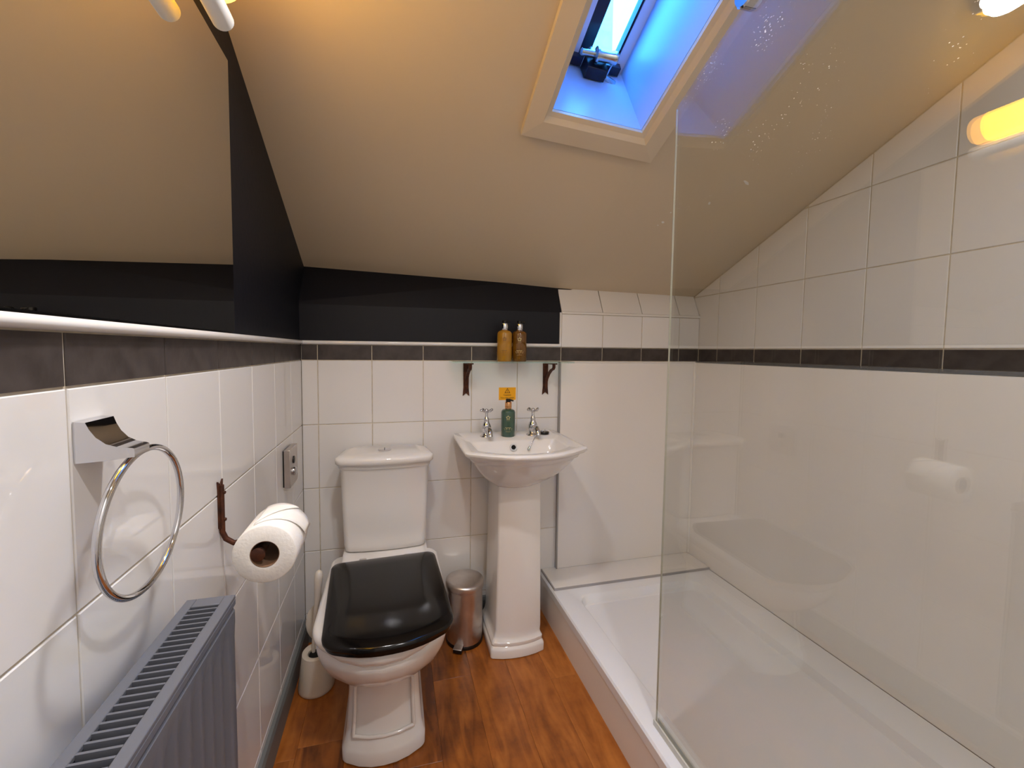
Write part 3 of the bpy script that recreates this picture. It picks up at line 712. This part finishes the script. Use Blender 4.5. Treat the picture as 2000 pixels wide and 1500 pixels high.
bottle('soap_bottle', 'darker brown amber bottle with silver collar, right one on the glass shelf', (.848, -.054, SZ + .0003), .0305, .128, 'amberB', 'chrome', 'pale', 'pump bottles on the glass shelf')
bottle('soap_bottle', 'dark green pump bottle with rose-gold collar standing between the taps', (.7885, -.108, RZ - .001), .0285, .112, 'green', 'gold', 'pale', None)

sign = thing('warning_sticker', 'small yellow hot water caution sticker on the tiles above the sink', 'sticker', loc=(.814, 0, ZB - .14))
bm = B(); box(bm, -.0375, .0375, -.0009, -.0002, -.028, .026); obj('sticker_sheet', bm, 'yellow', sign)
def text(body, size, loc, parent, m, name='lettering'):
    cu = bpy.data.curves.new(name, 'FONT'); cu.body = body; cu.size = size; cu.align_x = 'CENTER'; cu.extrude = .0001
    tmp = bpy.data.objects.new(name, cu); COL.objects.link(tmp)
    dg = bpy.context.evaluated_depsgraph_get(); me = bpy.data.meshes.new_from_object(tmp.evaluated_get(dg))
    bpy.data.objects.remove(tmp); me.materials.clear(); me.materials.append(M[m])
    o = bpy.data.objects.new(name, me); COL.objects.link(o); o.parent = parent; o.location = loc; o.rotation_euler = (PI / 2, 0, 0)
    return o
text('Caution', .0105, (0, -.0012, -.0095), sign, 'ink'); text('Very hot water', .0098, (0, -.0012, -.0215), sign, 'ink')
bm = B()
T0 = [(-.0125, .002), (.0125, .002), (0, .0235)]; c0 = (0, .0092); T1 = [(c0[0] + (u - c0[0]) * .72, c0[1] + (v - c0[1]) * .72) for u, v in T0]
for i in range(3):
    j = (i + 1) % 3
    bm.faces.new([bm.verts.new((p[0], -.00125, p[1])) for p in (T0[i], T0[j], T1[j], T1[i])])
box(bm, -.0009, .0009, -.0013, -.0011, .0085, .0145); box(bm, -.0009, .0009, -.0013, -.0011, .0055, .0072)
obj('warning_triangle', bm, 'ink', sign)

# ------------------------------------------------------------------ pedal bin
bin_ = thing('pedal_bin', 'small brushed steel pedal bin between the toilet and the sink', 'bin', loc=(.612, -.125, 0))
bm = B(); lathe(bm, [(.068, .012), (.0715, .014), (.0715, .215), (.0735, .217), (.0735, .221), (.071, .222)], n=40); obj('body', bm, 'steel', bin_, smooth=40)
bm = B(); lathe(bm, [(.070, .0), (.0735, .001), (.0735, .012), (.069, .013)], n=40); obj('base_ring', bm, 'plasticblack', bin_, smooth=40)
bm = B(); lathe(bm, [(.0755, .2225), (.0765, .225), (.0765, .240), (.074, .245), (.062, .249), (.035, .252), (.004, .253)], n=40); obj('lid', bm, 'steel', bin_, smooth=50)
bm = B(); box(bm, -.018, .018, .066, .085, .012, .235); o = obj('hinge_cover', bm, 'plasticblack', bin_, bevel=.003); o.rotation_euler = (0, 0, -.75)
bm = B(); box(bm, -.017, .017, -.098, -.068, .006, .020); o = obj('pedal', bm, 'plasticblack', bin_, bevel=.002); o.rotation_euler = (0, 0, -.45)
bm = B(); box(bm, -.017, .017, -.0995, -.066, .0205, .0225); p2 = obj('pedal_plate', bm, 'steel', o, bevel=.001)

# ------------------------------------------------------------------ toilet brush
br = thing('toilet_brush', 'cream toilet brush in a tapered holder with raised oval cover, beside the toilet', 'toilet brush', loc=(.080, -.245, 0))
bm = B()
hol = [(0, .054, 0), (.003, .0575, 0), (.012, .058, 0), (.07, .051, .14), (.124, .044, .2)]
rings = []
for z, r, t in hol:
    rings.append([(r * math.cos(a), r * math.sin(a), z + t * .28 * r * math.sin(a)) for a in [2 * PI * i / 36 for i in range(36)]])
z, r, t = .124, .036, .2
rings.append([(r * math.cos(a), r * math.sin(a) , z + .002 + t * .28 * r * math.sin(a)) for a in [2 * PI * i / 36 for i in range(36)]])
rings.append([(.026 * math.cos(a), .026 * math.sin(a), .120) for a in [2 * PI * i / 36 for i in range(36)]])
rings.append([(.024 * math.cos(a), .024 * math.sin(a), .05) for a in [2 * PI * i / 36 for i in range(36)]])
loft(bm, rings); obj('holder', bm, 'cream', br, smooth=50)
bm = B(); lathe(bm, [(.0225, .052), (.0225, .116)], n=24); obj('holder_inside', bm, 'dark', br)
bm = B()
rings = []
for d, s in ((-.006, .92), (-.002, 1.0), (.002, 1.0), (.008, .8), (.010, .4)):
    rings.append([(-.002 + .040 * s * math.cos(a), .058 - d, .190 + .066 * s * math.sin(a)) for a in [2 * PI * i / 32 for i in range(32)]])
loft(bm, rings); obj('cover', bm, 'cream', br, smooth=50)
bm = B(); tube(bm, [(-.012, .012, .06), (-.007, .010, .20), (.004, .004, .29), (.009, .0, .345), (.012, -.003, .385), (.0135, -.004, .402), (.014, -.004, .409)], [.006, .0062, .0085, .012, .014, .011, .004], n=16); obj('handle', bm, 'cream', br, smooth=60)

# ------------------------------------------------------------------ towel ring
tr = thing('towel_ring', 'chrome towel ring hanging from a flared square mount on the left wall', 'towel ring', loc=(0, -1.14, ZB - .06))
bm = B()
pf = [(.0006, -.024), (.0006, .022), (.012, .021), (.015, .013), (.020, .004), (.028, -.004), (.038, -.0085), (.050, -.0105), (.052, -.0115), (.052, -.021), (.026, -.023)]
def wd_(x): return .024 - .009 * min(1, max(0, (x - .012) / .04))
loft(bm, [[(x, -wd_(x), z) for x, z in pf], [(x, wd_(x), z) for x, z in pf]]); obj('mount', bm, 'chrome', tr, smooth=25)
bm = B(); RR = .0875
tube(bm, [(.043 - .003 * (1 - math.cos(a)) , .025 + RR * math.sin(a), -.0205 - RR + RR * math.cos(a)) for a in [2 * PI * i / 64 for i in range(64)]], .0042, n=12, closed=True); obj('ring', bm, 'chrome', tr, smooth=60)

# ------------------------------------------------------------------ toilet roll and holder
RC = Vector((.112, -.9, ZB - .3275))
hd = thing('roll_holder', 'rusty wrought-iron toilet roll holder on the left wall', 'roll holder', loc=(0, -.785, ZB - .28))
bm = B()
path = [(.004, .0, .05), (.004, 0, -.045), (.010, 0, -.060), (.024, 0, -.070), (.06, 0, -.068), (RC.x - .012, 0, -.052)]
tube(bm, [Vector(p) for p in path], .0055, n=8)
obj('arm', bm, 'rust', hd, smooth=50)
bm = B(); lathe(bm, [(.0075, -.004), (.0085, 0), (.0085, -.104), (.011, -.106), (.0125, -.111), (.0125, -.114), (.010, -.1155)], c=(RC.x - .012, 0, -.052 + .004), axis='y', n=20); obj('rod', bm, 'rust', hd, smooth=50)
bm = B()
for (u, v) in ((-.010, .052), (.010, .052)): pass
pl = [(-.010, -.035), (.010, -.035), (.010, .044), (.012, .060), (0, .050), (-.012, .060), (-.010, .044)]
loft(bm, [[(.0003, u, v) for u, v in pl], [(.0035, u, v) for u, v in pl]]); obj('back_strap', bm, 'rust', hd)
for zz in (.035, -.02):
    bm = B(); lathe(bm, [(.0035, .009), (.003, .0115), (.001, .0125)], c=(0, 0, zz), axis='x', n=10); obj('screw', bm, 'rust', hd, smooth=40)
roll = thing('toilet_roll', 'white toilet paper roll with folded point on the iron holder', 'toilet roll', loc=RC)
Rr_ = .0535; y0, y1 = 0.0, .103
bm = B()
def circ(r, y, n=48, sx=1.0): return [(r * math.cos(2 * PI * i / n), y, r * math.sin(2 * PI * i / n)) for i in range(n)]
loft(bm, [circ(.0245, y1), circ(Rr_ - .002, y1), circ(Rr_, y1 - .002), circ(Rr_, y0 + .002), circ(Rr_ - .002, y0), circ(.0245, y0)], False, False)
obj('paper', bm, 'paper', roll, smooth=50)
bm = B(); loft(bm, [circ(.0243, y0 + .0005), circ(.0243, y1 - .0005), circ(.0234, y1 - .0005), circ(.0234, y0 + .0005), circ(.0243, y0 + .0005)], False, False); obj('core', bm, 'card', roll, smooth=50)
# loose folded end lying over the top of the roll
bm = B(); top = []; bot = []; n = 14
grid = []
for i in range(n + 1):
    a = math.radians(112 - (112 - 8) * i / n); r = Rr_ + .0008 + .0035 * (i / n) ** 2
    u = i / n; e0 = y0 + .004 + (y1 - y0 - .02) * (0.10 + .52 * u) ; e1 = y1 - .0008
    grid.append([bm.verts.new((r * math.cos(a), e0 + (e1 - e0) * k / 3, r * math.sin(a))) for k in range(4)])
for p, q in zip(grid, grid[1:]):
    for k in range(3): bm.faces.new((p[k], q[k], q[k + 1], p[k + 1]))
o = obj('folded_sheet', bm, 'paper', roll, smooth=60); s_ = o.modifiers.new('thickness', 'SOLIDIFY'); s_.thickness = .0007; s_.offset = 1

bm = B(); grid = []
for i in range(n + 1):
    u = i / n; a = math.radians(112 - 62 * u); r = Rr_ + .0018 + .0026 * u
    e1 = y1 - .0008; e0 = y0 + .016 + (e1 - y0 - .018) * u
    grid.append([bm.verts.new((r * math.cos(a), e0 + (e1 - e0) * k / 3, r * math.sin(a))) for k in range(4)])
for p, q in zip(grid, grid[1:]):
    for k in range(3): bm.faces.new((p[k], q[k], q[k + 1], p[k + 1]))
o = obj('folded_corner', bm, 'paper', roll, smooth=60); s_ = o.modifiers.new('thickness', 'SOLIDIFY'); s_.thickness = .0007; s_.offset = 1

# ------------------------------------------------------------------ small steel wall fitting
fx = thing('wall_control', 'small square brushed steel box with a round knob on the left wall', 'wall fitting', loc=(0, -.247, ZB - .338))
bm = B(); box(bm, .0003, .004, -.050, .050, -.058, .058); obj('back_plate', bm, 'plasticblack', fx)
bm = B(); box(bm, .004, .022, -.053, .053, -.061, .061); obj('case', bm, 'steel', fx, bevel=.0015)
bm = B(); lathe(bm, [(.012, .022), (.012, .0245), (.009, .025)], c=(0, -.005, .02), axis='x'); obj('lens', bm, 'plasticblack', fx, smooth=40)
bm = B(); lathe(bm, [(.014, .022), (.0135, .028), (.010, .030)], c=(0, -.005, -.018), axis='x'); obj('knob', bm, 'chrome', fx, smooth=40)

# ------------------------------------------------------------------ radiator
RY0, RY1, RX0, RX1, RZT, RZB = -.992, -1.66, .030, .094, ZB - .345, .16
rad = thing('radiator', 'grey steel panel radiator with slotted top grille below the towel ring', 'radiator', loc=(.06, -1.3, .16))
def robj(name, bm, m, par=None, **k):
    o = obj(name, bm, m, None, **k)
    o.parent = par or rad; o.matrix_parent_inverse = Matrix.Translation((-.06, 1.3, -.16)); return o
bm = B(); box(bm, RX0, RX0 + .008, RY0 - .004, RY1, RZB, RZT - .004); robj('back_panel', bm, 'rad')
bm = B()   # corrugated front panel
pts = []; y = RY0 - .012; x1 = RX1
zt, zb = RZT - .020, RZB
fl = [(RX1 - .006, RY0 - .002), (RX1, RY0 - .006)]
N = 20; pitch = (RY0 - RY1 - .03) / N
for i in range(N):
    c = RY0 - .022 - i * pitch
    fl += [(RX1, c), (RX1, c - pitch * .42), (RX1 - .005, c - pitch * .55), (RX1 - .005, c - pitch * .85)]
fl += [(RX1, RY1 + .006), (RX1 - .006, RY1)]
def fring(z, k): return [(RX1 - .0005 if k == 0 else x, y, z) for x, y in fl]
ringsf = [[(RX1 - .012, y, zt) for x, y in fl], [(RX1 - .004, y, zt) for x, y in fl], [(RX1, y, zt - .004) for x, y in fl], [(RX1, y, zt - .022) for x, y in fl], [(x, y, zt - .045) for x, y in fl], [(x, y, zb + .045) for x, y in fl], [(RX1, y, zb + .02) for x, y in fl], [(RX1 - .012, y, zb) for x, y in fl]]
rv = [[bm.verts.new(p) for p in r] for r in ringsf]
for a, b in zip(rv, rv[1:]):
    for i in range(len(fl) - 1): bm.faces.new((a[i], a[i + 1], b[i + 1], b[i]))
o = robj('front_panel', bm, 'rad', smooth=40); sm = o.modifiers.new('thickness', 'SOLIDIFY'); sm.thickness = .0015
bm = B(); box(bm, RX0 + .001, RX1 - .002, RY0 - .003, RY0 - .0015, RZB + .01, RZT - .002); robj('side_panel', bm, 'rad')
bm = B(); box(bm, RX0 + .012, RX1 - .016, RY0 - .02, RY1 + .02, RZB + .03, RZT - .05); robj('inner_fins', bm, 'radshade')
# top grille: frame and slats
bm = B(); box(bm, RX0 - .002, RX0 + .012, RY0, RY1, RZT - .006, RZT); box(bm, RX1 - .014, RX1 + .001, RY0, RY1, RZT - .006, RZT); box(bm, RX0 + .012, RX1 - .014, RY0, RY0 - .022, RZT - .006, RZT); box(bm, RX0 + .012, RX1 - .014, RY1 + .03, RY1, RZT - .006, RZT)
box(bm, RX1 - .003, RX1 + .001, RY0, RY1, RZT - .016, RZT - .006)
gr = robj('top_grille', bm, 'rad', bevel=.0012)
gm = None; yy = RY0 - .022 - .0085
while yy > RY1 + .035:
    if gm is None:
        bm = B(); box(bm, RX0 + .012, RX1 - .014, -.0014, .0014, -.0075, -.0005)
        s0 = obj('grille_slat', bm, 'rad'); gm = s0.data
    else:
        s0 = bpy.data.objects.new('grille_slat', gm); COL.objects.link(s0)
    s0.parent = gr; s0.location = (0, yy, RZT); yy -= .0112
bm = B(); lathe(bm, [(.004, 0), (.004, .008), (.0025, .009)], axis='y', n=12, c=(RX1 - .014, RY0 - .002, RZT - .022)); robj('bleed_valve', bm, 'chrome', smooth=40)
bm = B(); tube(bm, [(RX1 - .03, RY1 + .03, RZB), (RX1 - .03, RY1 + .03, 0)], .0075); robj('pipe', bm, 'chrome', smooth=60)
bm = B(); tube(bm, [(RX1 - .03, RY0 - .05, RZB), (RX1 - .03, RY0 - .05, 0)], .0075); robj('pipe', bm, 'chrome', smooth=60)
for yy in (RY0 - .12, RY1 + .12):
    bm = B(); box(bm, .0005, RX0 + .001, yy - .02, yy + .02, RZB + .05, RZT - .06); robj('wall_bracket', bm, 'rad')
